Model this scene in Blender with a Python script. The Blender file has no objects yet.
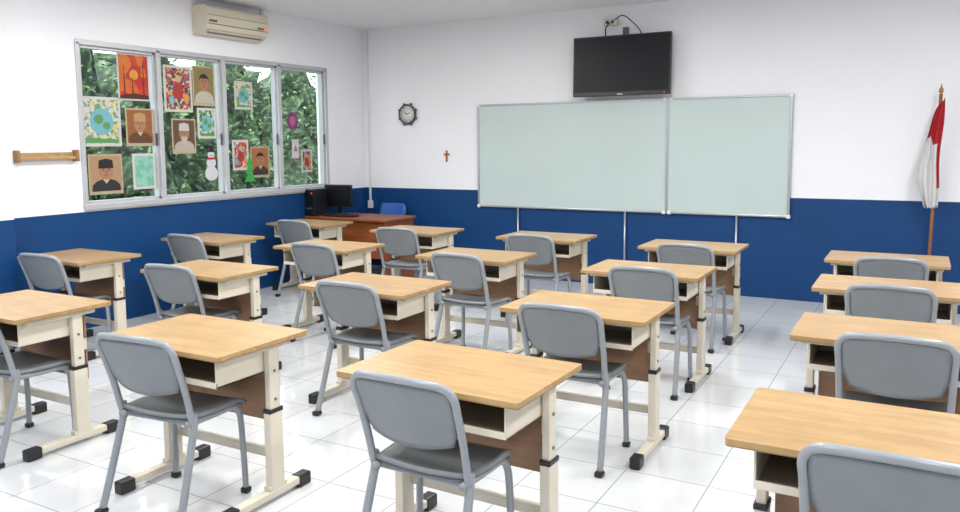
import bpy, bmesh, math, random
import numpy as np
from mathutils import Vector, Matrix
random.seed(7)
scene=bpy.context.scene
scene.view_settings.view_transform='Standard'
scene.view_settings.look='None'

# ---------------------------------------------------------------- materials
def srgb(r,g,b):
    f=lambda c:(c/255/12.92 if c/255<=.04045 else ((c/255+.055)/1.055)**2.4)
    return (f(r),f(g),f(b),1)
def nodes(m):
    m.use_nodes=True
    return m.node_tree.nodes,m.node_tree.links,m.node_tree.nodes['Principled BSDF']
def mat(name,col,rough=.5,metal=0,var=.06,scale=8,bump=0.,emit=None,es=0,spec=.5):
    m=bpy.data.materials.new(name);n,l,b=nodes(m)
    b.inputs['Roughness'].default_value=rough;b.inputs['Metallic'].default_value=metal
    b.inputs['Specular IOR Level'].default_value=spec
    tc=n.new('ShaderNodeTexCoord');no=n.new('ShaderNodeTexNoise');no.inputs['Scale'].default_value=scale
    l.new(tc.outputs['Object'],no.inputs['Vector'])
    r=n.new('ShaderNodeValToRGB');c=np.array(col[:3])
    r.color_ramp.elements[0].position=.3;r.color_ramp.elements[1].position=.7
    r.color_ramp.elements[0].color=(*np.clip(c*(1-var),0,1),1);r.color_ramp.elements[1].color=(*np.clip(c*(1+var),0,1),1)
    l.new(no.outputs['Fac'],r.inputs['Fac']);l.new(r.outputs['Color'],b.inputs['Base Color'])
    if bump:
        bp=n.new('ShaderNodeBump');bp.inputs['Strength'].default_value=bump;bp.inputs['Distance'].default_value=.002
        n2=n.new('ShaderNodeTexNoise');n2.inputs['Scale'].default_value=220;l.new(tc.outputs['Object'],n2.inputs['Vector'])
        l.new(n2.outputs['Fac'],bp.inputs['Height']);l.new(bp.outputs['Normal'],b.inputs['Normal'])
    if emit:
        b.inputs['Emission Color'].default_value=emit;b.inputs['Emission Strength'].default_value=es
    return m
def wood(name,c1,c2,rough=.35,scale=1.,rnd=.08):
    m=bpy.data.materials.new(name);n,l,b=nodes(m)
    tc=n.new('ShaderNodeTexCoord');oi=n.new('ShaderNodeObjectInfo')
    mp=n.new('ShaderNodeMapping');mp.inputs['Scale'].default_value=(1.2*scale,14*scale,14*scale)
    ad=n.new('ShaderNodeVectorMath');ad.operation='ADD'
    sc=n.new('ShaderNodeVectorMath');sc.operation='SCALE';sc.inputs[0].default_value=(3,7,5)
    l.new(oi.outputs['Random'],sc.inputs['Scale']);l.new(tc.outputs['Object'],ad.inputs[0]);l.new(sc.outputs[0],ad.inputs[1])
    l.new(ad.outputs[0],mp.inputs['Vector'])
    no=n.new('ShaderNodeTexNoise');no.inputs['Scale'].default_value=2.2;no.inputs['Detail'].default_value=8;no.inputs['Distortion'].default_value=.6
    l.new(mp.outputs[0],no.inputs['Vector'])
    r=n.new('ShaderNodeValToRGB');r.color_ramp.elements[0].position=.26;r.color_ramp.elements[1].position=.74
    r.color_ramp.elements[0].color=c1;r.color_ramp.elements[1].color=c2
    l.new(no.outputs['Fac'],r.inputs['Fac'])
    n2=n.new('ShaderNodeTexNoise');n2.inputs['Scale'].default_value=6;n2.inputs['Detail'].default_value=8;n2.inputs['Roughness'].default_value=.65;l.new(ad.outputs[0],n2.inputs['Vector'])
    mr=n.new('ShaderNodeMapRange');mr.inputs['From Min'].default_value=.3;mr.inputs['From Max'].default_value=.7
    mr.inputs['To Min'].default_value=.87;mr.inputs['To Max'].default_value=1.09
    l.new(n2.outputs['Fac'],mr.inputs['Value'])
    mr2=n.new('ShaderNodeMapRange');mr2.inputs['To Min'].default_value=1-rnd;mr2.inputs['To Max'].default_value=1+rnd
    l.new(oi.outputs['Random'],mr2.inputs['Value'])
    mu=n.new('ShaderNodeMath');mu.operation='MULTIPLY';l.new(mr.outputs[0],mu.inputs[0]);l.new(mr2.outputs[0],mu.inputs[1])
    hs=n.new('ShaderNodeHueSaturation');l.new(r.outputs['Color'],hs.inputs['Color']);l.new(mu.outputs[0],hs.inputs['Value'])
    l.new(hs.outputs['Color'],b.inputs['Base Color']);b.inputs['Roughness'].default_value=rough
    return m
M={}
M['wood']=wood('desk_wood',srgb(156,123,79),srgb(183,151,104),.3)
M['woodedge']=wood('desk_wood_edge',srgb(128,96,60),srgb(152,118,78),.45)
M['brown']=wood('brown_panel',srgb(140,106,80),srgb(162,126,96),.5)
M['cream']=mat('cream_steel',srgb(214,206,188),.4,var=.03)
M['creamshade']=mat('cream_steel_shaded',srgb(160,150,132),.5,var=.05)  # darker copy of the cream steel: shade inside the desk box painted in
M['black']=mat('black_plastic',srgb(28,28,30),.4)
M['screw']=mat('screw_metal',srgb(120,118,112),.3,metal=.8)
M['cplast']=mat('grey_plastic',srgb(122,127,131),.42,var=.04,bump=.15)
M['cframe']=mat('grey_painted_steel',srgb(143,148,153),.32,var=.03)
M['white']=mat('white_plastic',srgb(226,227,230),.35,var=.02)
M['winal']=mat('grey_aluminium',srgb(184,186,190),.35,metal=.2,var=.03)
M['tmet']=mat('silver_aluminium',srgb(180,184,188),.3,metal=.6,var=.03)
M['ac']=mat('cream_plastic',srgb(214,206,186),.4,var=.02)
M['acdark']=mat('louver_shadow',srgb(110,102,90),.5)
M['board']=mat('whiteboard_surface',srgb(192,208,205),.2,var=.015,scale=1.5)
M['screen']=mat('tv_screen',srgb(20,22,27),.38,spec=.25)
M['bezel']=mat('tv_bezel',srgb(22,22,24),.3)
M['red']=mat('red_cloth',srgb(170,26,36),.8)
M['wcloth']=mat('white_cloth',srgb(214,212,212),.8)
M['pole']=wood('pole_wood',srgb(130,84,50),srgb(160,108,68),.4)
M['gold']=mat('gold_finial',srgb(170,120,60),.3,metal=.6)
M['clockf']=mat('clock_frame',srgb(84,86,92),.35,metal=.3)
M['clockw']=mat('clock_face',srgb(216,218,214),.3)
M['cross']=mat('cross_wood',srgb(150,50,42),.5)
M['twood']=wood('teacher_desk_wood',srgb(128,70,38),srgb(158,92,52),.3)
M['blue']=mat('blue_plastic',srgb(40,88,170),.4)
M['led']=mat('red_led',srgb(230,30,20),.4,emit=(1,.05,.02,1),es=2)
M['conduit']=mat('conduit_pvc',srgb(222,222,226),.5)
M['light']=mat('lamp_diffuser',(1,1,1,1),.5,emit=(1,.98,.95,1),es=6)
M['grey']=mat('dark_grey_metal',srgb(90,92,96),.4,metal=.4)
M['outpl']=mat('exterior_ground',srgb(120,130,100),.9)

def wallmat():
    m=bpy.data.materials.new('two_tone_wall_paint');n,l,b=nodes(m)
    g=n.new('ShaderNodeNewGeometry');s=n.new('ShaderNodeSeparateXYZ');l.new(g.outputs['Position'],s.inputs[0])
    no=n.new('ShaderNodeTexNoise');no.inputs['Scale'].default_value=3;l.new(g.outputs['Position'],no.inputs['Vector'])
    lt=n.new('ShaderNodeMath');lt.operation='LESS_THAN';lt.inputs[1].default_value=1.03;l.new(s.outputs['Z'],lt.inputs[0])
    rw=n.new('ShaderNodeValToRGB');rw.color_ramp.elements[0].color=srgb(236,237,241);rw.color_ramp.elements[1].color=srgb(241,242,246)
    rb=n.new('ShaderNodeValToRGB');rb.color_ramp.elements[0].color=srgb(10,58,108);rb.color_ramp.elements[1].color=srgb(16,65,118)
    l.new(no.outputs['Fac'],rw.inputs[0]);l.new(no.outputs['Fac'],rb.inputs[0])
    mx=n.new('ShaderNodeMix');mx.data_type='RGBA';l.new(lt.outputs[0],mx.inputs['Factor']);l.new(rw.outputs[0],mx.inputs['A']);l.new(rb.outputs[0],mx.inputs['B'])
    l.new(mx.outputs['Result'],b.inputs['Base Color'])
    mr=n.new('ShaderNodeMapRange');mr.inputs['To Min'].default_value=.6;mr.inputs['To Max'].default_value=.45;l.new(lt.outputs[0],mr.inputs['Value']);l.new(mr.outputs[0],b.inputs['Roughness'])
    b.inputs['Specular IOR Level'].default_value=.3
    n2=n.new('ShaderNodeTexNoise');n2.inputs['Scale'].default_value=60;l.new(g.outputs['Position'],n2.inputs['Vector'])
    bp=n.new('ShaderNodeBump');bp.inputs['Strength'].default_value=.08;bp.inputs['Distance'].default_value=.003;l.new(n2.outputs['Fac'],bp.inputs['Height']);l.new(bp.outputs['Normal'],b.inputs['Normal'])
    return m
M['wall']=wallmat()
M['ceil']=mat('ceiling_paint',srgb(234,237,240),.8,var=.01)
def floormat():
    m=bpy.data.materials.new('white_ceramic_tiles');n,l,b=nodes(m)
    g=n.new('ShaderNodeNewGeometry');br=n.new('ShaderNodeTexBrick')
    br.offset=0;br.squash=1
    br.inputs['Scale'].default_value=1;br.inputs['Brick Width'].default_value=.4;br.inputs['Row Height'].default_value=.4
    br.inputs['Mortar Size'].default_value=.003;br.inputs['Mortar Smooth'].default_value=.3
    br.inputs['Color1'].default_value=srgb(215,218,220);br.inputs['Color2'].default_value=srgb(208,211,214);br.inputs['Mortar'].default_value=srgb(150,152,152)
    l.new(g.outputs['Position'],br.inputs['Vector'])
    no=n.new('ShaderNodeTexNoise');no.inputs['Scale'].default_value=4;no.inputs['Detail'].default_value=6;l.new(g.outputs['Position'],no.inputs['Vector'])
    mr=n.new('ShaderNodeMapRange');mr.inputs['To Min'].default_value=.97;mr.inputs['To Max'].default_value=1.03;l.new(no.outputs['Fac'],mr.inputs['Value'])
    hs=n.new('ShaderNodeHueSaturation');l.new(br.outputs['Color'],hs.inputs['Color']);l.new(mr.outputs[0],hs.inputs['Value'])
    l.new(hs.outputs['Color'],b.inputs['Base Color'])
    m2=n.new('ShaderNodeMapRange');m2.inputs['To Min'].default_value=.03;m2.inputs['To Max'].default_value=.09;l.new(no.outputs['Fac'],m2.inputs['Value']);l.new(m2.outputs[0],b.inputs['Roughness'])
    b.inputs['IOR'].default_value=1.75
    bp=n.new('ShaderNodeBump');bp.invert=True;bp.inputs['Strength'].default_value=.3;bp.inputs['Distance'].default_value=.002;l.new(br.outputs['Fac'],bp.inputs['Height']);l.new(bp.outputs['Normal'],b.inputs['Normal'])
    return m
M['floor']=floormat()
def glassmat():
    m=bpy.data.materials.new('window_glass');m.use_nodes=True;n=m.node_tree.nodes;l=m.node_tree.links;n.clear()
    o=n.new('ShaderNodeOutputMaterial');t=n.new('ShaderNodeBsdfTransparent');g=n.new('ShaderNodeBsdfGlossy');g.inputs['Roughness'].default_value=.02
    t.inputs['Color'].default_value=(.9,.94,.92,1)
    mx=n.new('ShaderNodeMixShader');mx.inputs[0].default_value=.06;l.new(t.outputs[0],mx.inputs[1]);l.new(g.outputs[0],mx.inputs[2]);l.new(mx.outputs[0],o.inputs[0])
    return m
M['glass']=glassmat()
def leafmat(name,cols,scale):
    m=bpy.data.materials.new(name);n,l,b=nodes(m);g=n.new('ShaderNodeNewGeometry');no=n.new('ShaderNodeTexNoise')
    no.inputs['Scale'].default_value=scale;no.inputs['Detail'].default_value=6;l.new(g.outputs['Position'],no.inputs['Vector'])
    r=n.new('ShaderNodeValToRGB');r.color_ramp.elements[0].position=.36;r.color_ramp.elements[0].color=cols[0];r.color_ramp.elements[1].position=.66;r.color_ramp.elements[1].color=cols[2]
    e=r.color_ramp.elements.new(.52);e.color=cols[1];l.new(no.outputs['Fac'],r.inputs[0]);l.new(r.outputs[0],b.inputs['Base Color']);b.inputs['Roughness'].default_value=.55
    return m
M['leaf']=leafmat('leaf_green',[srgb(38,64,34),srgb(70,102,56),srgb(140,164,106)],7)
M['hedge']=leafmat('hedge_green',[srgb(26,44,28),srgb(52,80,48),srgb(110,138,90)],9)
K=.62
def dim(c): return (c[0]*K,c[1]*K,c[2]*K,1)
def artmat(name,cols,scale):
    cols=[dim(c) for c in cols]
    m=bpy.data.materials.new(name);n,l,b=nodes(m);tc=n.new('ShaderNodeTexCoord');v=n.new('ShaderNodeTexVoronoi');v.inputs['Scale'].default_value=scale
    l.new(tc.outputs['Object'],v.inputs['Vector']);s=n.new('ShaderNodeSeparateColor');l.new(v.outputs['Color'],s.inputs[0])
    r=n.new('ShaderNodeValToRGB');r.color_ramp.interpolation='CONSTANT'
    r.color_ramp.elements[0].position=0;r.color_ramp.elements[0].color=cols[0];r.color_ramp.elements[1].position=(len(cols)-1)/len(cols);r.color_ramp.elements[1].color=cols[-1]
    for i in range(1,len(cols)-1):
        e=r.color_ramp.elements.new(i/len(cols));e.color=cols[i]
    l.new(s.outputs[0],r.inputs[0]);l.new(r.outputs[0],b.inputs['Base Color']);b.inputs['Roughness'].default_value=.5
    return m

# ---------------------------------------------------------------- mesh helpers
class B:
    def __init__(s): s.bm=bmesh.new(); s.mats=[]
    def mi(s,k):
        if k not in s.mats: s.mats.append(k)
        return s.mats.index(k)
    def add(s,tmp,k,smooth=False):
        i=s.mi(k)
        for f in tmp.faces: f.material_index=i; f.smooth=smooth
        me=bpy.data.meshes.new('t');tmp.to_mesh(me);tmp.free();s.bm.from_mesh(me);bpy.data.meshes.remove(me)
    def box(s,c,d,k,bev=0,rot=None,seg=2,vert_only=False):
        t=bmesh.new();bmesh.ops.create_cube(t,size=1)
        bmesh.ops.scale(t,vec=d,verts=t.verts)
        if bev:
            ed=t.edges[:]
            if vert_only: ed=[e for e in t.edges if abs(e.verts[0].co.z-e.verts[1].co.z)>1e-6]
            bmesh.ops.bevel(t,geom=ed,offset=bev,segments=seg,affect='EDGES',profile=.5)
        if rot is not None: bmesh.ops.rotate(t,matrix=rot,verts=t.verts,cent=(0,0,0))
        bmesh.ops.translate(t,vec=c,verts=t.verts);s.add(t,k)
    def bb(s,x0,x1,y0,y1,z0,z1,k,bev=0,**kw):
        s.box(((x0+x1)/2,(y0+y1)/2,(z0+z1)/2),(x1-x0,y1-y0,z1-z0),k,bev,**kw)
    def cyl(s,p0,p1,r,k,seg=16,r2=None):
        p0=Vector(p0);p1=Vector(p1);d=p1-p0;t=bmesh.new()
        bmesh.ops.create_cone(t,cap_ends=True,segments=seg,radius1=r,radius2=r if r2 is None else r2,depth=d.length)
        q=Vector((0,0,1)).rotation_difference(d.normalized()).to_matrix()
        bmesh.ops.rotate(t,matrix=q,verts=t.verts,cent=(0,0,0));bmesh.ops.translate(t,vec=(p0+p1)/2,verts=t.verts)
        s.add(t,k,seg>8)
    def ball(s,c,r,k,scale=(1,1,1)):
        t=bmesh.new();bmesh.ops.create_uvsphere(t,u_segments=14,v_segments=10,radius=r)
        bmesh.ops.scale(t,vec=scale,verts=t.verts);bmesh.ops.translate(t,vec=c,verts=t.verts);s.add(t,k,True)
    def tube(s,pts,r,k,seg=10,sub=6,ref=(1,0,0),flat=1.):
        P=[Vector(p) for p in pts]
        if sub>1 and len(P)>2:
            Q=[]
            E=[P[0]*2-P[1]]+P+[P[-1]*2-P[-2]]
            for i in range(1,len(E)-2):
                for j in range(sub):
                    t=j/sub;a,b_,c,d=E[i-1],E[i],E[i+1],E[i+2]
                    Q.append(.5*((2*b_)+(c-a)*t+(2*a-5*b_+4*c-d)*t*t+(3*b_-a-3*c+d)*t**3))
            Q.append(P[-1]);P=Q
        t=bmesh.new();rings=[];nrm=Vector(ref)
        for i,p in enumerate(P):
            d=(P[min(i+1,len(P)-1)]-P[max(i-1,0)]).normalized()
            nrm=(nrm-d*nrm.dot(d)).normalized();bn=d.cross(nrm)
            rings.append([t.verts.new(p+nrm*math.cos(a)*r*flat+bn*math.sin(a)*r) for a in [2*math.pi*j/seg for j in range(seg)]])
        for i in range(len(rings)-1):
            for j in range(seg):
                t.faces.new((rings[i][j],rings[i][(j+1)%seg],rings[i+1][(j+1)%seg],rings[i+1][j]))
        t.faces.new(rings[0][::-1]);t.faces.new(rings[-1])
        bmesh.ops.recalc_face_normals(t,faces=t.faces);s.add(t,k,True)
    def sheet(s,fn,nu,nv,th,k,smooth=True):
        t=bmesh.new();G=[[Vector(fn(-1+2*i/nu,-1+2*j/nv)) for j in range(nv+1)] for i in range(nu+1)]
        def nr(i,j):
            a=G[min(i+1,nu)][j]-G[max(i-1,0)][j];b_=G[i][min(j+1,nv)]-G[i][max(j-1,0)];return a.cross(b_).normalized()
        T=[[t.verts.new(G[i][j]+nr(i,j)*th/2) for j in range(nv+1)] for i in range(nu+1)]
        U=[[t.verts.new(G[i][j]-nr(i,j)*th/2) for j in range(nv+1)] for i in range(nu+1)]
        for i in range(nu):
            for j in range(nv):
                t.faces.new((T[i][j],T[i+1][j],T[i+1][j+1],T[i][j+1]));t.faces.new((U[i][j],U[i][j+1],U[i+1][j+1],U[i+1][j]))
        bd=[(i,0) for i in range(nu)]+[(nu,j) for j in range(nv)]+[(i,nv) for i in range(nu,0,-1)]+[(0,j) for j in range(nv,0,-1)]
        for a in range(len(bd)):
            p=bd[a];q=bd[(a+1)%len(bd)]
            t.faces.new((T[p[0]][p[1]],U[p[0]][p[1]],U[q[0]][q[1]],T[q[0]][q[1]]))
        bmesh.ops.recalc_face_normals(t,faces=t.faces);s.add(t,k,smooth)
    def poly(s,pts,k):
        t=bmesh.new();t.faces.new([t.verts.new(p) for p in pts]);s.add(t,k)
    def mesh(s,name):
        me=bpy.data.meshes.new(name);s.bm.to_mesh(me);s.bm.free()
        for k in s.mats: me.materials.append(M[k])
        return me
    def obj(s,name,loc=(0,0,0),rz=0):
        return place(name,s.mesh(name),loc,rz)
def place(name,me,loc=(0,0,0),rz=0):
    o=bpy.data.objects.new(name,me);bpy.context.collection.objects.link(o);o.location=loc;o.rotation_euler=(0,0,rz);return o

# ---------------------------------------------------------------- room
XL,YB,ZC=-6.363,8.338,3.06
XR,YF=2.6,-1.6
W0,W1,WZ0,WZ1=4.325,7.571,1.07,2.498
b=B();b.bb(XL-.2,XR+.2,YF-.2,YB+.2,-.1,0,'floor');b.obj('floor')
b=B();b.bb(XL-.2,XR+.2,YF-.2,YB+.2,ZC,ZC+.1,'ceil');b.obj('ceiling')
b=B();b.bb(XL-.15,XR+.15,YB,YB+.15,0,ZC,'wall');b.obj('wall_back')
b=B();b.bb(XR,XR+.15,YF,YB,0,ZC,'wall');b.obj('wall_right')
b=B();b.bb(XL-.15,XR+.15,YF-.15,YF,0,ZC,'wall');b.obj('wall_front')
b=B()
b.bb(XL-.15,XL,YF,W0,0,ZC,'wall');b.bb(XL-.15,XL,W1,YB,0,ZC,'wall');b.bb(XL-.15,XL,W0,W1,0,WZ0,'wall');b.bb(XL-.15,XL,W0,W1,WZ1,ZC,'wall')
b.bb(XL,XL+.11,2.3,3.63,0,ZC,'wall')   # structural pier
b.obj('wall_left')

# window
b=B();fx0,fx1=XL-.09,XL+.012
b.bb(fx0,fx1,W0-.015,W1+.015,WZ1-.022,WZ1+.022,'winal',.004);b.bb(fx0,fx1+.02,W0-.02,W1+.02,WZ0-.025,WZ0+.025,'winal',.004)
for y in (W0,W1): b.bb(fx0,fx1,y-.02,y+.02,WZ0,WZ1,'winal',.004)
div=[W0,5.15,5.95,6.77,W1]
for i,y in enumerate(div[1:-1]): b.bb(fx0,fx1+(.008 if i==1 else 0),y-.025,y+.025,WZ0,WZ1,'winal',.004)
for i in range(4):
    a,c=div[i]+.022,div[i+1]-.022
    for y in (a+.012,c-.012): b.bb(fx0+.01,fx1-.03,y-.012,y+.012,WZ0+.02,WZ1-.02,'winal',.003)
    for z in (WZ0+.036,WZ1-.034): b.bb(fx0+.01,fx1-.03,a,c,z-.014,z+.014,'winal',.003)
    b.poly([(fx0+.03,a,WZ0+.03),(fx0+.03,c,WZ0+.03),(fx0+.03,c,WZ1-.03),(fx0+.03,a,WZ1-.03)],'glass')
    b.bb(fx1-.03,fx1-.012,c-.03,c-.018,1.6,1.72,'grey',.002)
b.obj('window_1')

# posters on the glass
PX=XL-.045
def ell(b,cy,cz,ry,rz,k,x,n=20):
    b.poly([(x,cy+ry*math.cos(2*math.pi*i/n),cz+rz*math.sin(2*math.pi*i/n)) for i in range(n)],k)
def col(key,c,rough=.55):
    if key not in M: M[key]=mat(key,dim(c),rough,var=.04,scale=20)
    return key
def portrait(y0,y1,z0,z1,bg,coat,hat,skin=(196,140,104),name='portrait_poster',cap=True,beard=None):
    b=B();w=y1-y0;h=z1-z0;cy=(y0+y1)/2
    b.bb(PX,PX+.002,y0,y1,z0,z1,col('paper_cream',srgb(206,190,156)))
    b.bb(PX+.002,PX+.003,y0+.015,y1-.015,z0+.02+.06*h,z1-.015,col('pbg%d_%d_%d'%bg,srgb(*bg)))
    x=PX+.004;zb=z0+.08*h
    b.poly([(x,cy-w*.43,zb),(x,cy+w*.43,zb),(x,cy+w*.40,z0+.24*h),(x,cy+w*.28,z0+.33*h),(x,cy+w*.1,z0+.38*h),(x,cy-w*.1,z0+.38*h),(x,cy-w*.28,z0+.33*h),(x,cy-w*.40,z0+.24*h)],col('pc%d_%d_%d'%coat,srgb(*coat)))
    sk=col('skin%d'%skin[0],srgb(*skin))
    b.poly([(x+.0005,cy-w*.09,z0+.33*h),(x+.0005,cy+w*.09,z0+.33*h),(x+.0005,cy+w*.09,z0+.5*h),(x+.0005,cy-w*.09,z0+.5*h)],sk)
    b.poly([(x+.0006,cy-w*.1,z0+.385*h),(x+.0006,cy,z0+.26*h),(x+.0006,cy+w*.1,z0+.385*h),(x+.0006,cy,z0+.36*h)],col('collar',srgb(220,210,196)))
    ell(b,cy,z0+.57*h,w*.21,h*.2,sk,x+.001)
    hk=col('ph%d_%d_%d'%hat,srgb(*hat));fk=col('facedark',srgb(70,44,34))
    if beard: ell(b,cy,z0+.44*h,w*.13,h*.07,col('beard',srgb(*beard)),x+.0015,12)
    if cap: b.poly([(x+.002,cy-w*.22,z0+.65*h),(x+.002,cy+w*.22,z0+.65*h),(x+.002,cy+w*.2,z0+.85*h),(x+.002,cy,z0+.89*h),(x+.002,cy-w*.2,z0+.85*h)],hk)
    else:
        b.poly([(x+.002,cy+w*.23*math.cos(a),z0+.62*h+h*.19*math.sin(a)) for a in [math.pi*i/12 for i in range(13)]]+[(x+.002,cy-w*.17,z0+.69*h),(x+.002,cy+w*.17,z0+.69*h)],hk)
    for s in (-1,1):
        ell(b,cy+s*w*.08,z0+.60*h,w*.03,h*.012,fk,x+.0025,8)
        ell(b,cy+s*w*.08,z0+.635*h,w*.05,h*.007,fk,x+.0025,8)
    b.poly([(x+.0025,cy-w*.015,z0+.59*h),(x+.0025,cy+w*.015,z0+.59*h),(x+.0025,cy+w*.03,z0+.525*h),(x+.0025,cy-w*.03,z0+.525*h)],col('nose',srgb(160,108,78)))
    b.poly([(x+.0025,cy-w*.065,z0+.47*h),(x+.0025,cy+w*.065,z0+.47*h),(x+.0025,cy+w*.05,z0+.487*h),(x+.0025,cy-w*.05,z0+.487*h)],col('lips',srgb(130,70,60)))
    b.obj(name)
M['art1']=artmat('art_orange',[srgb(224,64,24),srgb(240,110,30),srgb(206,44,24),srgb(240,130,36)],9)
M['art2']=artmat('art_landscape',[srgb(230,235,225),srgb(130,180,190),srgb(240,220,120),srgb(120,170,110),srgb(235,235,235)],40)
M['art3']=artmat('art_cyan',[srgb(150,220,200),srgb(170,226,210),srgb(130,210,185)],30)
M['art4']=artmat('art_red',[srgb(200,60,50),srgb(70,110,170),srgb(230,190,90),srgb(220,90,60),srgb(60,60,80),srgb(220,220,210)],45)
M['art5']=artmat('art_green',[srgb(120,180,110),srgb(220,230,210),srgb(60,130,80)],36)
M['art6']=artmat('art_warm',[srgb(236,120,60),srgb(240,230,220),srgb(210,70,50),srgb(120,160,180)],40)
def art(y0,y1,z0,z1,k,shapes=0,name='childrens_drawing_poster'):
    b=B();b.bb(PX,PX+.002,y0,y1,z0,z1,col('paper_white',srgb(232,230,224)))
    m=.015 if shapes==1 else .025
    b.bb(PX+.002,PX+.003,y0+m,y1-m,z0+m,z1-m,k)
    w=y1-y0;h=z1-z0;x=PX+.0045
    if shapes==1:
        col('bark',srgb(90,30,16))
        ell(b,y0+w*.5,z0+h*.55,w*.14,w*.14,col('sunyel',srgb(250,170,50)),x)
        for t,hh in ((.2,.75),(.45,.5),(.8,.82)):
            b.poly([(x+.001,y0+w*(t-.02),z0+.08*h),(x+.001,y0+w*(t+.02),z0+.08*h),(x+.001,y0+w*(t+.008),z0+hh*h),(x+.001,y0+w*(t-.008),z0+hh*h)],'bark')
            for q in (.55,.7,.85):
                b.poly([(x+.001,y0+w*t,z0+hh*h*q),(x+.001,y0+w*(t+.1),z0+hh*h*q+.05*h),(x+.001,y0+w*(t+.1),z0+hh*h*q+.06*h)],'bark')
                b.poly([(x+.001,y0+w*t,z0+hh*h*q),(x+.001,y0+w*(t-.1),z0+hh*h*q+.06*h),(x+.001,y0+w*(t-.1),z0+hh*h*q+.07*h)],'bark')
        b.poly([(x,y0+.015,z0+.015),(x,y1-.015,z0+.015),(x,y1-.015,z0+.12*h),(x,y0+w*.5,z0+.16*h),(x,y0+.015,z0+.1*h)],'bark')
    if shapes==2:
        ell(b,y0+w*.5,z0+h*.5,w*.30,h*.27,col('gblue',srgb(130,200,215)),x)
        ell(b,y0+w*.42,z0+h*.55,w*.12,h*.10,col('ggreen',srgb(100,170,100)),x+.001,9)
        ell(b,y0+w*.62,z0+h*.42,w*.10,h*.08,'ggreen',x+.001,7)
        b.poly([(x,y0+.03,z0+.03),(x,y1-.03,z0+.03),(x,y1-.03,z0+.14*h),(x,y0+.03,z0+.18*h)],'ggreen')
    if shapes==3:
        ell(b,y0+w*.5,z0+h*.45,w*.2,h*.2,col('figred',srgb(190,60,50)),x,7)
        ell(b,y0+w*.5,z0+h*.72,w*.1,h*.08,col('figskin',srgb(235,190,150)),x+.001)
        ell(b,y0+w*.25,z0+h*.25,w*.1,h*.1,'gblue',x+.001,6);ell(b,y0+w*.78,z0+h*.3,w*.1,h*.12,'sunyel',x+.001,6)
    b.obj(name)
art(4.74,5.08,2.02,2.45,'art1',1)
art(4.36,4.75,1.60,2.04,'art2',2)
portrait(4.80,5.10,1.60,1.95,(170,104,54),(110,70,44),(206,166,110))
portrait(4.40,4.74,1.17,1.53,(196,160,120),(50,44,44),(28,26,28))
art(4.85,5.10,1.195,1.53,'art3',0)
art(5.24,5.58,1.93,2.38,'art4',3)
portrait(5.59,5.87,2.0,2.40,(160,140,84),(214,206,190),(44,36,32),cap=False)
portrait(5.31,5.60,1.52,1.865,(110,84,66),(206,196,180),(224,218,206),beard=(210,204,196))
art(5.63,5.87,1.67,1.98,'art5',2)
art(6.14,6.40,1.98,2.28,'art2',2)
art(6.08,6.31,1.33,1.655,'art6',3)
portrait(6.34,6.62,1.24,1.58,(190,124,76),(80,56,46),(40,30,28),cap=False)
art(7.15,7.34,1.27,1.54,'art4',3)
b=B();ell(b,5.785,1.31,.085,.075,col('snow',srgb(238,240,244)),PX+.002);ell(b,5.785,1.42,.062,.058,'snow',PX+.003);ell(b,5.785,1.50,.045,.042,'snow',PX+.004)
b.bb(PX+.004,PX+.006,5.735,5.835,1.53,1.545,'black');b.bb(PX+.004,PX+.006,5.755,5.815,1.54,1.60,'black')
b.bb(PX+.005,PX+.007,5.74,5.83,1.455,1.475,'red');ell(b,5.79,1.497,.012,.008,col('carrot',srgb(240,120,40)),PX+.007,8)
b.obj('snowman_cutout')
b=B()
for i,(w,z) in enumerate([(.085,1.20),(.068,1.29),(.05,1.375)]):
    b.poly([(PX+.003+i*.001,6.32-w,z),(PX+.003+i*.001,6.32+w,z),(PX+.003+i*.001,6.32,z+.13)],col('xgreen',srgb(60,190,90)))
b.bb(PX+.001,PX+.003,6.305,6.335,1.15,1.20,'bark');b.obj('christmas_tree_cutout')
b=B();ell(b,7.02,1.87,.1,.11,col('purple',srgb(150,70,130)),PX+.002,8);ell(b,7.02,1.87,.05,.06,col('pink',srgb(210,120,170)),PX+.003,8);b.obj('flower_cutout')
b=B();b.bb(PX,PX+.003,7.0,7.11,1.44,1.66,'snow');b.poly([(PX+.004,7.02,1.52),(PX+.004,7.09,1.52),(PX+.004,7.055,1.6)],'pink');b.bb(PX,PX+.003,7.03,7.08,1.40,1.44,'pink');b.obj('paper_lantern_cutout')

# outdoor foliage
rng=np.random.default_rng(3)
N=14000
V=[];Fc=[]
for i in range(N):
    x=rng.uniform(-9.3,-7.2);y=rng.uniform(3.5,15.0);z=rng.uniform(-.2,5.4)
    s=rng.uniform(.03,.075);q=Matrix.Rotation(rng.uniform(0,6.28),3,'Z')@Matrix.Rotation(rng.uniform(-1.3,1.3),3,'X')@Matrix.Rotation(rng.uniform(0,6.28),3,'Z')
    for p in ((-1,0,0),(-.2,.38,.08),(1,0,-.1),(-.2,-.38,.08)):
        v=q@Vector(p)*s;V.append((x+v.x,y+v.y,z+v.z))
    Fc.append((4*i,4*i+1,4*i+2,4*i+3))
me=bpy.data.meshes.new('tree_foliage');me.from_pydata(V,[],Fc);me.materials.append(M['leaf'])
tree=bpy.data.objects.new('tree_foliage',me);bpy.context.collection.objects.link(tree)
b=B()
b.sheet(lambda u,v:(-10+.35*math.sin(u*23)*math.cos(v*9)+.2*math.sin(u*51+v*30),9+7.5*u,1.3+1.6*v+.35*math.sin(u*31)+.2*math.sin(u*77)),90,40,.1,'hedge');b.obj('tall_hedge')
b=B();b.bb(-12,XL-.25,-3,18,-.3,-.2,'outpl');b.obj('ground_outside')

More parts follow.
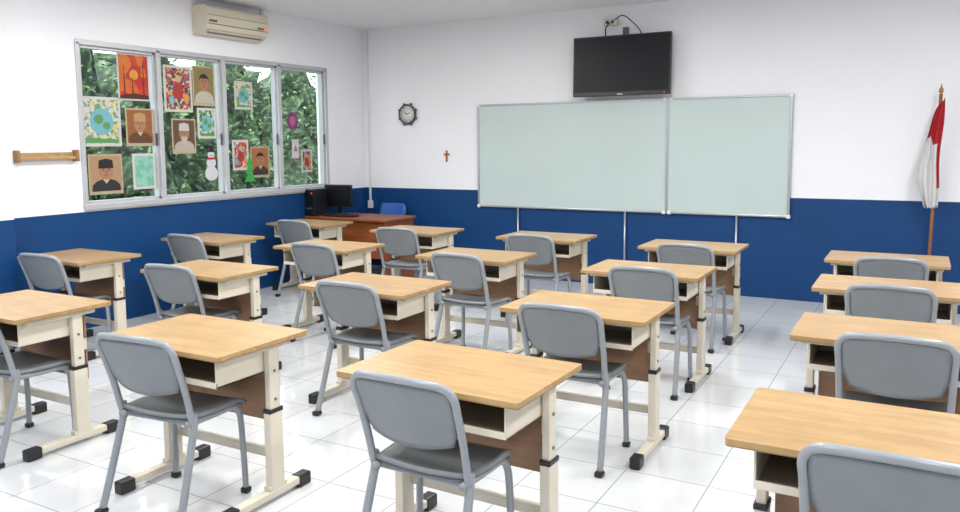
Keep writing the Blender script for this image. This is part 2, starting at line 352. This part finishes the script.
# ---------------------------------------------------------------- wall furniture
bx0,bx1,bz0,bz1,bd=-4.644,-1.122,.843,2.043,-2.35
b=B();y=YB
b.bb(bx0,bx1,y-.03,y-.008,bz0,bz1,'board')
for z in (bz0,bz1): b.bb(bx0-.012,bx1+.012,y-.042,y-.004,z-.010,z+.010,'tmet',.004)
for x in (bx0,bx1): b.bb(x-.012,x+.012,y-.042,y-.004,bz0,bz1,'tmet',.004)
b.bb(bd-.014,bd+.014,y-.042,y-.004,bz0,bz1,'tmet',.004)
for x in (bx0,bx1,bd-.03,bd+.03):
    for z in (bz0,bz1): b.box((x,y-.025,z),(.04,.045,.04),'white',.01)
for x in (-4.12,-2.81,-1.62):
    b.cyl((x,y-.03,0),(x,y-.03,bz0),.011,'tmet',12);b.cyl((x,y-.03,0),(x,y-.03,.03),.02,'black',12)
b.obj('whiteboard')

tv=B()
tv.box((0,0,0),(1.08,.05,.64),'bezel',.008)
tv.box((0,-.026,.012),(1.05,.004,.58),'screen')
tv.box((0,.05,0),(.7,.06,.4),'bezel',.015)
tv.box((0,-.027,-.305),(.06,.003,.008),'tmet')
tv.box((.48,-.027,-.305),(.008,.004,.008),'led')
tv.box((0,.11,.05),(.4,.07,.3),'grey',.005)
tv.box((0,.13,.30),(.06,.03,.24),'grey')
o=tv.obj('wall_mounted_television',(-2.825,YB-.155,2.41));o.rotation_euler=(math.radians(-2),0,0)
b=B();b.bb(-3.06,-2.91,YB-.07,YB,2.85,2.92,'ac',.008);b.bb(-3.03,-3.0,YB-.075,YB-.07,2.87,2.90,'black');b.bb(-2.97,-2.94,YB-.075,YB-.07,2.87,2.90,'black')
b.tube([(-2.98,YB-.09,2.88),(-3.02,YB-.1,2.82),(-3.03,YB-.08,2.76),(-3.01,YB-.08,2.65)],.007,'black')
b.tube([(-2.93,YB-.09,2.90),(-2.83,YB-.1,2.94),(-2.72,YB-.09,2.86),(-2.64,YB-.08,2.76),(-2.63,YB-.08,2.65)],.006,'black')
b.obj('wall_socket_with_cables')

# clock
b=B();cx,cz=-5.67,1.965;y=YB
b.cyl((cx,y-.035,cz),(cx,y,cz),.12,'clockf',32);b.cyl((cx,y-.042,cz),(cx,y-.03,cz),.104,'clockw',32)
pts=[(cx+.118*math.cos(a),y-.04,cz+.118*math.sin(a)) for a in [2*math.pi*i/32 for i in range(33)]]
b.tube(pts,.011,'clockf',8,1,ref=(0,1,0))
for i in range(8):
    a=2*math.pi*(i+.5)/8;b.ball((cx+.135*math.cos(a),y-.025,cz+.135*math.sin(a)),.017,'clockf')
for i in range(12):
    a=2*math.pi*i/12;b.box((cx+.084*math.cos(a),y-.0435,cz+.084*math.sin(a)),(.016,.003,.006),'black',rot=Matrix.Rotation(-a,3,'Y'))
for a,L,w in ((math.radians(140),.045,.009),(math.radians(20),.062,.007)):
    b.box((cx+L/2*math.cos(a),y-.045,cz+L/2*math.sin(a)),(L,.003,w),'black',rot=Matrix.Rotation(-a,3,'Y'))
b.obj('wall_clock')
b=B();b.bb(-5.118,-5.102,YB-.018,YB,1.37,1.51,'cross',.002);b.bb(-5.15,-5.07,YB-.018,YB,1.452,1.47,'cross',.002);b.ball((-5.11,YB-.02,1.45),.012,'gold',(1,.6,2));b.obj('wall_crucifix')

b=B();b.bb(XL+.06,XL+.085,YB-.02,YB,.80,ZC,'conduit',.003);b.bb(XL+.04,XL+.11,YB-.03,YB,.76,.86,'conduit',.004)
b.obj('cable_conduit')

# flag
b=B();fx,fy=.12,YB-.17
def pl(z): return fx+.02*(z-1)
b.cyl((pl(.0),fy,0.02),(pl(2.02),fy,2.0),.015,'pole',14)
b.ball((pl(2.03),fy,2.03),.02,'gold',(1,1,1.4));b.cyl((pl(2.03),fy,2.045),(pl(2.03),fy,2.09),.012,'gold',10,0.002)
b.cyl((fx-.02,fy,0),(fx-.02,fy,.03),.13,'grey',28);b.cyl((fx-.02,fy,.03),(fx-.02,fy,.22),.024,'grey',16,.02)
t=bmesh.new();nu,nv=36,40;G=[]
for j in range(nv+1):
    v=j/nv;z=1.98-1.02*v
    w=.05+.14*min(1,v*1.7)**.8-.07*max(0,v-.7)/.3
    row=[]
    for i in range(nu+1):
        u=i/nu
        fold=math.sin(u*math.pi*5+v*1.5);
        x=pl(z)+.032-w*u*(1-.12*v)+.008*math.sin(v*9+u*5)
        zz=z-(.10*u*(1-v))+(.07*abs(u-.5) +.03*abs(math.sin(u*9)) if j==nv else 0)
        row.append(t.verts.new((x,fy-.03+.028*fold*min(1,.3+v),zz)))
    G.append(row)
ir=b.mi('red');iw=b.mi('wcloth')
for j in range(nv):
    for i in range(nu):
        f=t.faces.new((G[j][i],G[j][i+1],G[j+1][i+1],G[j+1][i]));f.smooth=True
        u=i/nu;v=j/nv
        f.material_index=ir if (v<.34+.06*math.sin(u*6) or (u<.16 and v<.80)) else iw
me=bpy.data.meshes.new('t');t.to_mesh(me);t.free();b.bm.from_mesh(me)
b.obj('flag_on_pole')

# air conditioner
b=B();y0,y1,z0,z1=5.58,6.42,2.695,2.98
t=bmesh.new();prof=[(0,z0+.01),(.06,z0),(.13,z0+.012),(.185,z0+.055),(.205,z0+.10),(.21,z0+.2),(.205,z1-.03),(.19,z1-.008),(.16,z1),(0,z1)]
A=[t.verts.new((XL+p,y0,z)) for p,z in prof];C=[t.verts.new((XL+p,y1,z)) for p,z in prof]
for i in range(len(prof)):
    j=(i+1)%len(prof);t.faces.new((A[i],A[j],C[j],C[i]))
t.faces.new(A[::-1]);t.faces.new(C);bmesh.ops.recalc_face_normals(t,faces=t.faces);b.add(t,'ac')
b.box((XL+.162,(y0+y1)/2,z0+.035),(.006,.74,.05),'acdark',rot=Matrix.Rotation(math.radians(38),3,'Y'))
b.box((XL+.17,(y0+y1)/2,z0+.036),(.006,.74,.03),'ac',.001,rot=Matrix.Rotation(math.radians(60),3,'Y'))
b.bb(XL+.207,XL+.212,y0+.01,y1-.01,z0+.098,z0+.104,'acdark')
b.bb(XL+.208,XL+.212,y0+.01,y1-.01,z0+.185,z0+.189,'acdark')
b.bb(XL+.21,XL+.213,y0+.03,y0+.13,z0+.12,z0+.14,'grey')
b.bb(XL+.208,XL+.212,y1-.16,y1-.07,z0+.115,z0+.135,'acdark');b.bb(XL+.208,XL+.213,y1-.06,y1-.04,z0+.115,z0+.13,'led')
b.tube([(XL+.03,y1-.02,z1-.1),(XL+.03,y1+.06,z1-.1),(XL+.03,y1+.1,z1-.02),(XL+.03,y1+.1,ZC)],.025,'conduit')
b.obj('air_conditioner')

# narrow wooden wall ledge
b=B();b.bb(XL,XL+.055,3.73,4.24,1.495,1.52,'wood',.003);b.bb(XL,XL+.015,3.73,4.24,1.50,1.555,'wood',.003)
for y in (3.73,4.24): b.bb(XL,XL+.065,y-.014,y+.014,1.475,1.575,'woodedge',.005)
b.obj('wooden_wall_shelf')

# teacher's corner
b=B();x0,x1,y0,y1=-6.345,-5.15,7.10,7.70
b.bb(x0,x1,y0,y1,.725,.755,'twood',.006)
for x in (x0+.03,x1-.05): b.bb(x,x+.025,y0+.03,y1-.03,.0,.725,'twood',.002)
b.bb(x0+.055,x1-.05,y0+.06,y0+.08,.30,.725,'twood')
b.bb(x1-.45,x1-.05,y0+.1,y1-.03,.55,.72,'twood',.004)
b.obj('teacher_desk')
b=B()
b.box((0,0,.22),(.38,.035,.27),'bezel',.008);b.box((0,-.019,.225),(.35,.004,.235),'screen');b.box((0,.03,.22),(.2,.04,.16),'bezel',.01)
b.box((0,.03,.06),(.05,.02,.12),'bezel');b.cyl((0,.02,0),(0,.02,.012),.09,'bezel',24)
b.obj('computer_monitor',(-6.145,7.50,.756),math.radians(6))
b=B();b.box((0,0,.16),(.14,.24,.32),'bezel',.008);b.box((0,-.122,.18),(.11,.006,.24),'screen');b.box((.04,-.126,.27),(.014,.005,.014),'led');b.box((0,-.126,.09),(.09,.004,.02),'grey')
b.obj('computer_tower',(-6.275,7.24,.756))
b=B();b.box((0,0,.012),(.42,.13,.02),'bezel',.005)
for r in range(4):
    for c in range(14): b.box((-.185+c*.0285,-.04+r*.027,.024),(.022,.02,.006),'black')
b.obj('computer_keyboard',(-5.90,7.24,.756),math.radians(4))
b=B()
b.box((0,0,.45),(.42,.40,.04),'blue',.015,seg=3);b.sheet(lambda u,v:(.19*u*(1-.1*v*v),.2+.03*v-.03*u*u,.745+.10*v),12,8,.02,'blue')
for s in (-1,1):
    b.tube([(s*.18,.2,.82),(s*.19,.17,.6),(s*.19,.12,.45),(s*.19,.2,.01)],.012,'grey',8);b.tube([(s*.19,-.1,.43),(s*.19,-.17,.43),(s*.19,-.19,.38),(s*.19,-.2,.01)],.012,'grey',8)
b.obj('blue_plastic_chair',(-5.82,7.98,0))

# ---------------------------------------------------------------- school desk
W,D=.785,.54
b=B()
b.bb(-W/2,W/2,-D/2,D/2,.731,.75,'wood',.014,seg=4,vert_only=True)
b.bb(-W/2+.001,W/2-.001,-D/2+.001,D/2-.001,.727,.7312,'woodedge',.014,seg=4,vert_only=True)
bx=W/2-.075
b.bb(-bx,bx,-.21,.13,.595,.60,'creamshade');
for s in (-1,1): b.bb(bx-.006 if s>0 else -bx,bx if s>0 else -bx+.006,-.215,.13,.595,.727,'cream')
b.bb(-bx,bx,.125,.131,.595,.727,'creamshade')
b.bb(-bx,bx,-.218,-.208,.593,.618,'cream',.002);b.bb(-bx,bx,-.218,-.208,.708,.727,'cream',.002)
b.bb(-bx+.01,bx-.01,.150,.164,.33,.71,'brown',.003)
for s in (-1,1):
    x=s*(W/2-.055)
    b.bb(x-.017,x+.017,-.19,.19,.70,.727,'cream',.003)
    b.bb(x-.016,x+.016,.055,.115,.36,.705,'cream',.004)
    b.bb(x-.021,x+.021,.045,.125,.05,.42,'cream',.005)
    b.bb(x-.0225,x+.0225,.043,.127,.408,.428,'black',.003)
    b.bb(x-.023,x+.023,-.20,.26,.02,.055,'cream',.006)
    for y0,y1 in ((-.235,-.155),(.215,.295)):
        b.bb(x-.027,x+.027,y0,y1,.0,.060,'black',.008)
    b.bb(x-.02,x+.02,.03,.14,.055,.075,'cream',.004)
    b.bb(x-.03*s-.018,x-.03*s+.018,.115,.150,.50,.56,'cream',.002)
    for z in (.47,.6): b.cyl((x+s*.016,.085,z),(x+s*.02,.085,z),.007,'screw',10)
b.bb(-W/2+.06,W/2-.06,.112,.138,.17,.215,'cream',.005)
deskme=b.mesh('school_desk')

# ---------------------------------------------------------------- school chair (origin: floor below top of backrest)
b=B()
def up(z):
    t=(z-.45)/.36
    return .115-.115*t+.0105*math.sin(math.pi*max(0,min(1,t)))
hw=.205
def bw(z): return hw+.008*(z-.45)/.36
pts=[]
for z in (.40,.46,.54,.62,.70,.755): pts.append((-bw(z),up(z),z))
pts+=[(-.19,up(.785),.79),(-.155,up(.80)-.012,.806),(-.08,up(.81)-.022,.813),(0,up(.81)-.026,.815)]
pts=pts+[(-p[0],p[1],p[2]) for p in pts[::-1][1:]]
b.tube(pts,.0145,'cframe',10,4,ref=(0,1,0))
def back(u,v):
    z=.685+.115*v - (.0 if v>0 else .022*(1-u*u)*(-v))
    x=u*(.198 if v>0 else .198-.025*v*v)*(1-.03*(abs(v)**3))
    y=up(z)-.030*(1-u*u)-.006*(1-v*v)+.004
    return (x,y,z if v<0 else z-.02*u**6*v)
b.sheet(back,18,12,.011,'cplast')
def seat(u,v):
    x=.215*u*math.sqrt(1-.16*v*v)*(1+.03*v);yy=.285+.185*v*math.sqrt(1-.12*u*u)
    z=.447-.012*(1-u*u)*(1-.4*v*v)-.035*max(0,v-.55)**2*4+.02*max(0,-v-.6)**2*4
    return (x,yy,z)
b.sheet(seat,16,16,.018,'cplast')
def seat2(u,v):
    x,y,z=seat(u*.93,v*.93);return (x,y,z-.018)
b.sheet(seat2,12,12,.014,'cplast')
for s in (-1,1):
    X=s*.205
    b.tube([(X,.125,.47),(X,.13,.43),(X+s*.004,.105,.34),(X+s*.012,.05,.16),(X+s*.018,.0,.012)],.0165,'cframe',10,5,ref=(1,0,0))
    b.tube([(X*.93,.10,.425),(X*.93,.28,.42),(X*.93,.375,.418),(X*.95,.408,.395),(X,.415,.34),(X+s*.006,.42,.15),(X+s*.01,.42,.012)],.0145,'cframe',10,5,ref=(1,0,0))
    b.box((X+s*.018,-.003,.014),(.042,.05,.028),'black',.009);b.box((X+s*.01,.42,.014),(.038,.04,.028),'black',.008)
b.cyl((-.19,.375,.415),(.19,.375,.415),.010,'cframe',10);b.cyl((-.19,.13,.42),(.19,.13,.42),.010,'cframe',10)
chairme=b.mesh('school_chair')

desks=[(-1.51,2.54,-1.5),(-2.84,2.47,0),(-4.27,2.49,0),(-1.50,3.85,0),(-2.9,3.87,0),(-4.3,3.83,0),(-5.75,3.83,0),(-5.71,5.14,0),(-4.36,5.18,0),(-5.82,6.6,0),
(-4.35,6.51,0),(-2.96,5.24,0),(-2.96,6.56,0),(-1.57,5.16,0),(-1.6,6.48,0),(-.18,6.36,0),(-.13,5.16,0),(-.08,3.91,0),(-.07,2.54,0)]
chairs=[(-1.525,2.15,-1),(-2.85,2.10,5),(-4.2,2.15,0),(-1.51,3.47,0),(-2.85,3.50,0),(-4.33,3.49,4),(-5.64,3.42,5),(-5.66,4.75,0),(-4.2,4.76,0),(-5.66,6.14,0),
(-4.26,6.00,4),(-2.87,4.77,-3),(-2.89,6.03,0),(-1.50,4.76,0),(-1.55,5.98,-3),(-.14,5.86,2),(-.11,4.74,0),(-.055,3.52,0),(-.03,2.18,0)]
for i,(x,y,r) in enumerate(desks):
    place('school_desk',deskme,(x,y,0),math.radians(r))
for i,(x,y,r) in enumerate(chairs):
    place('school_chair',chairme,(x,y,0),math.radians(r))

# ---------------------------------------------------------------- lights
for x in (-4.6,-1.9,.8):
    for y in (.6,3.2,5.6):
        b=B();b.box((0,0,-.03),(.34,1.26,.06),'white',.006);b.box((0,0,-.062),(.30,1.22,.004),'light');b.obj('ceiling_light_fixture',(x,y,ZC))
        L=bpy.data.lights.new('ceiling_light','AREA');L.shape='RECTANGLE';L.size=.3;L.size_y=1.2;L.energy=45;L.color=(1,.985,.965)
        o=bpy.data.objects.new('ceiling_light_lamp',L);bpy.context.collection.objects.link(o);o.location=(x,y,ZC-.08)
w=bpy.data.worlds.new('World');scene.world=w;w.use_nodes=True
bg=w.node_tree.nodes['Background'];bg.inputs[0].default_value=(.85,.93,1,1);bg.inputs[1].default_value=5.0

# ---------------------------------------------------------------- camera
f,cy,yaw,pit,roll,h=787.641,221.441,29.155,5.76,-0.496,1.61
yaw,pit,roll=[math.radians(a) for a in (yaw,pit,roll)]
F=Vector((-math.sin(yaw)*math.cos(pit),math.cos(yaw)*math.cos(pit),-math.sin(pit)))
R=Vector((math.cos(yaw),math.sin(yaw),0));U=R.cross(F)
R2=R*math.cos(roll)+U*math.sin(roll);U2=-R*math.sin(roll)+U*math.cos(roll)
cd=bpy.data.cameras.new('camera');cd.sensor_width=36;cd.lens=f/960*36;cd.shift_y=-(256-cy)/960;cd.clip_start=.05
co=bpy.data.objects.new('camera',cd);bpy.context.collection.objects.link(co)
m=Matrix((( R2.x,U2.x,-F.x,0),(R2.y,U2.y,-F.y,0),(R2.z,U2.z,-F.z,h),(0,0,0,1)));co.matrix_world=m
scene.camera=co
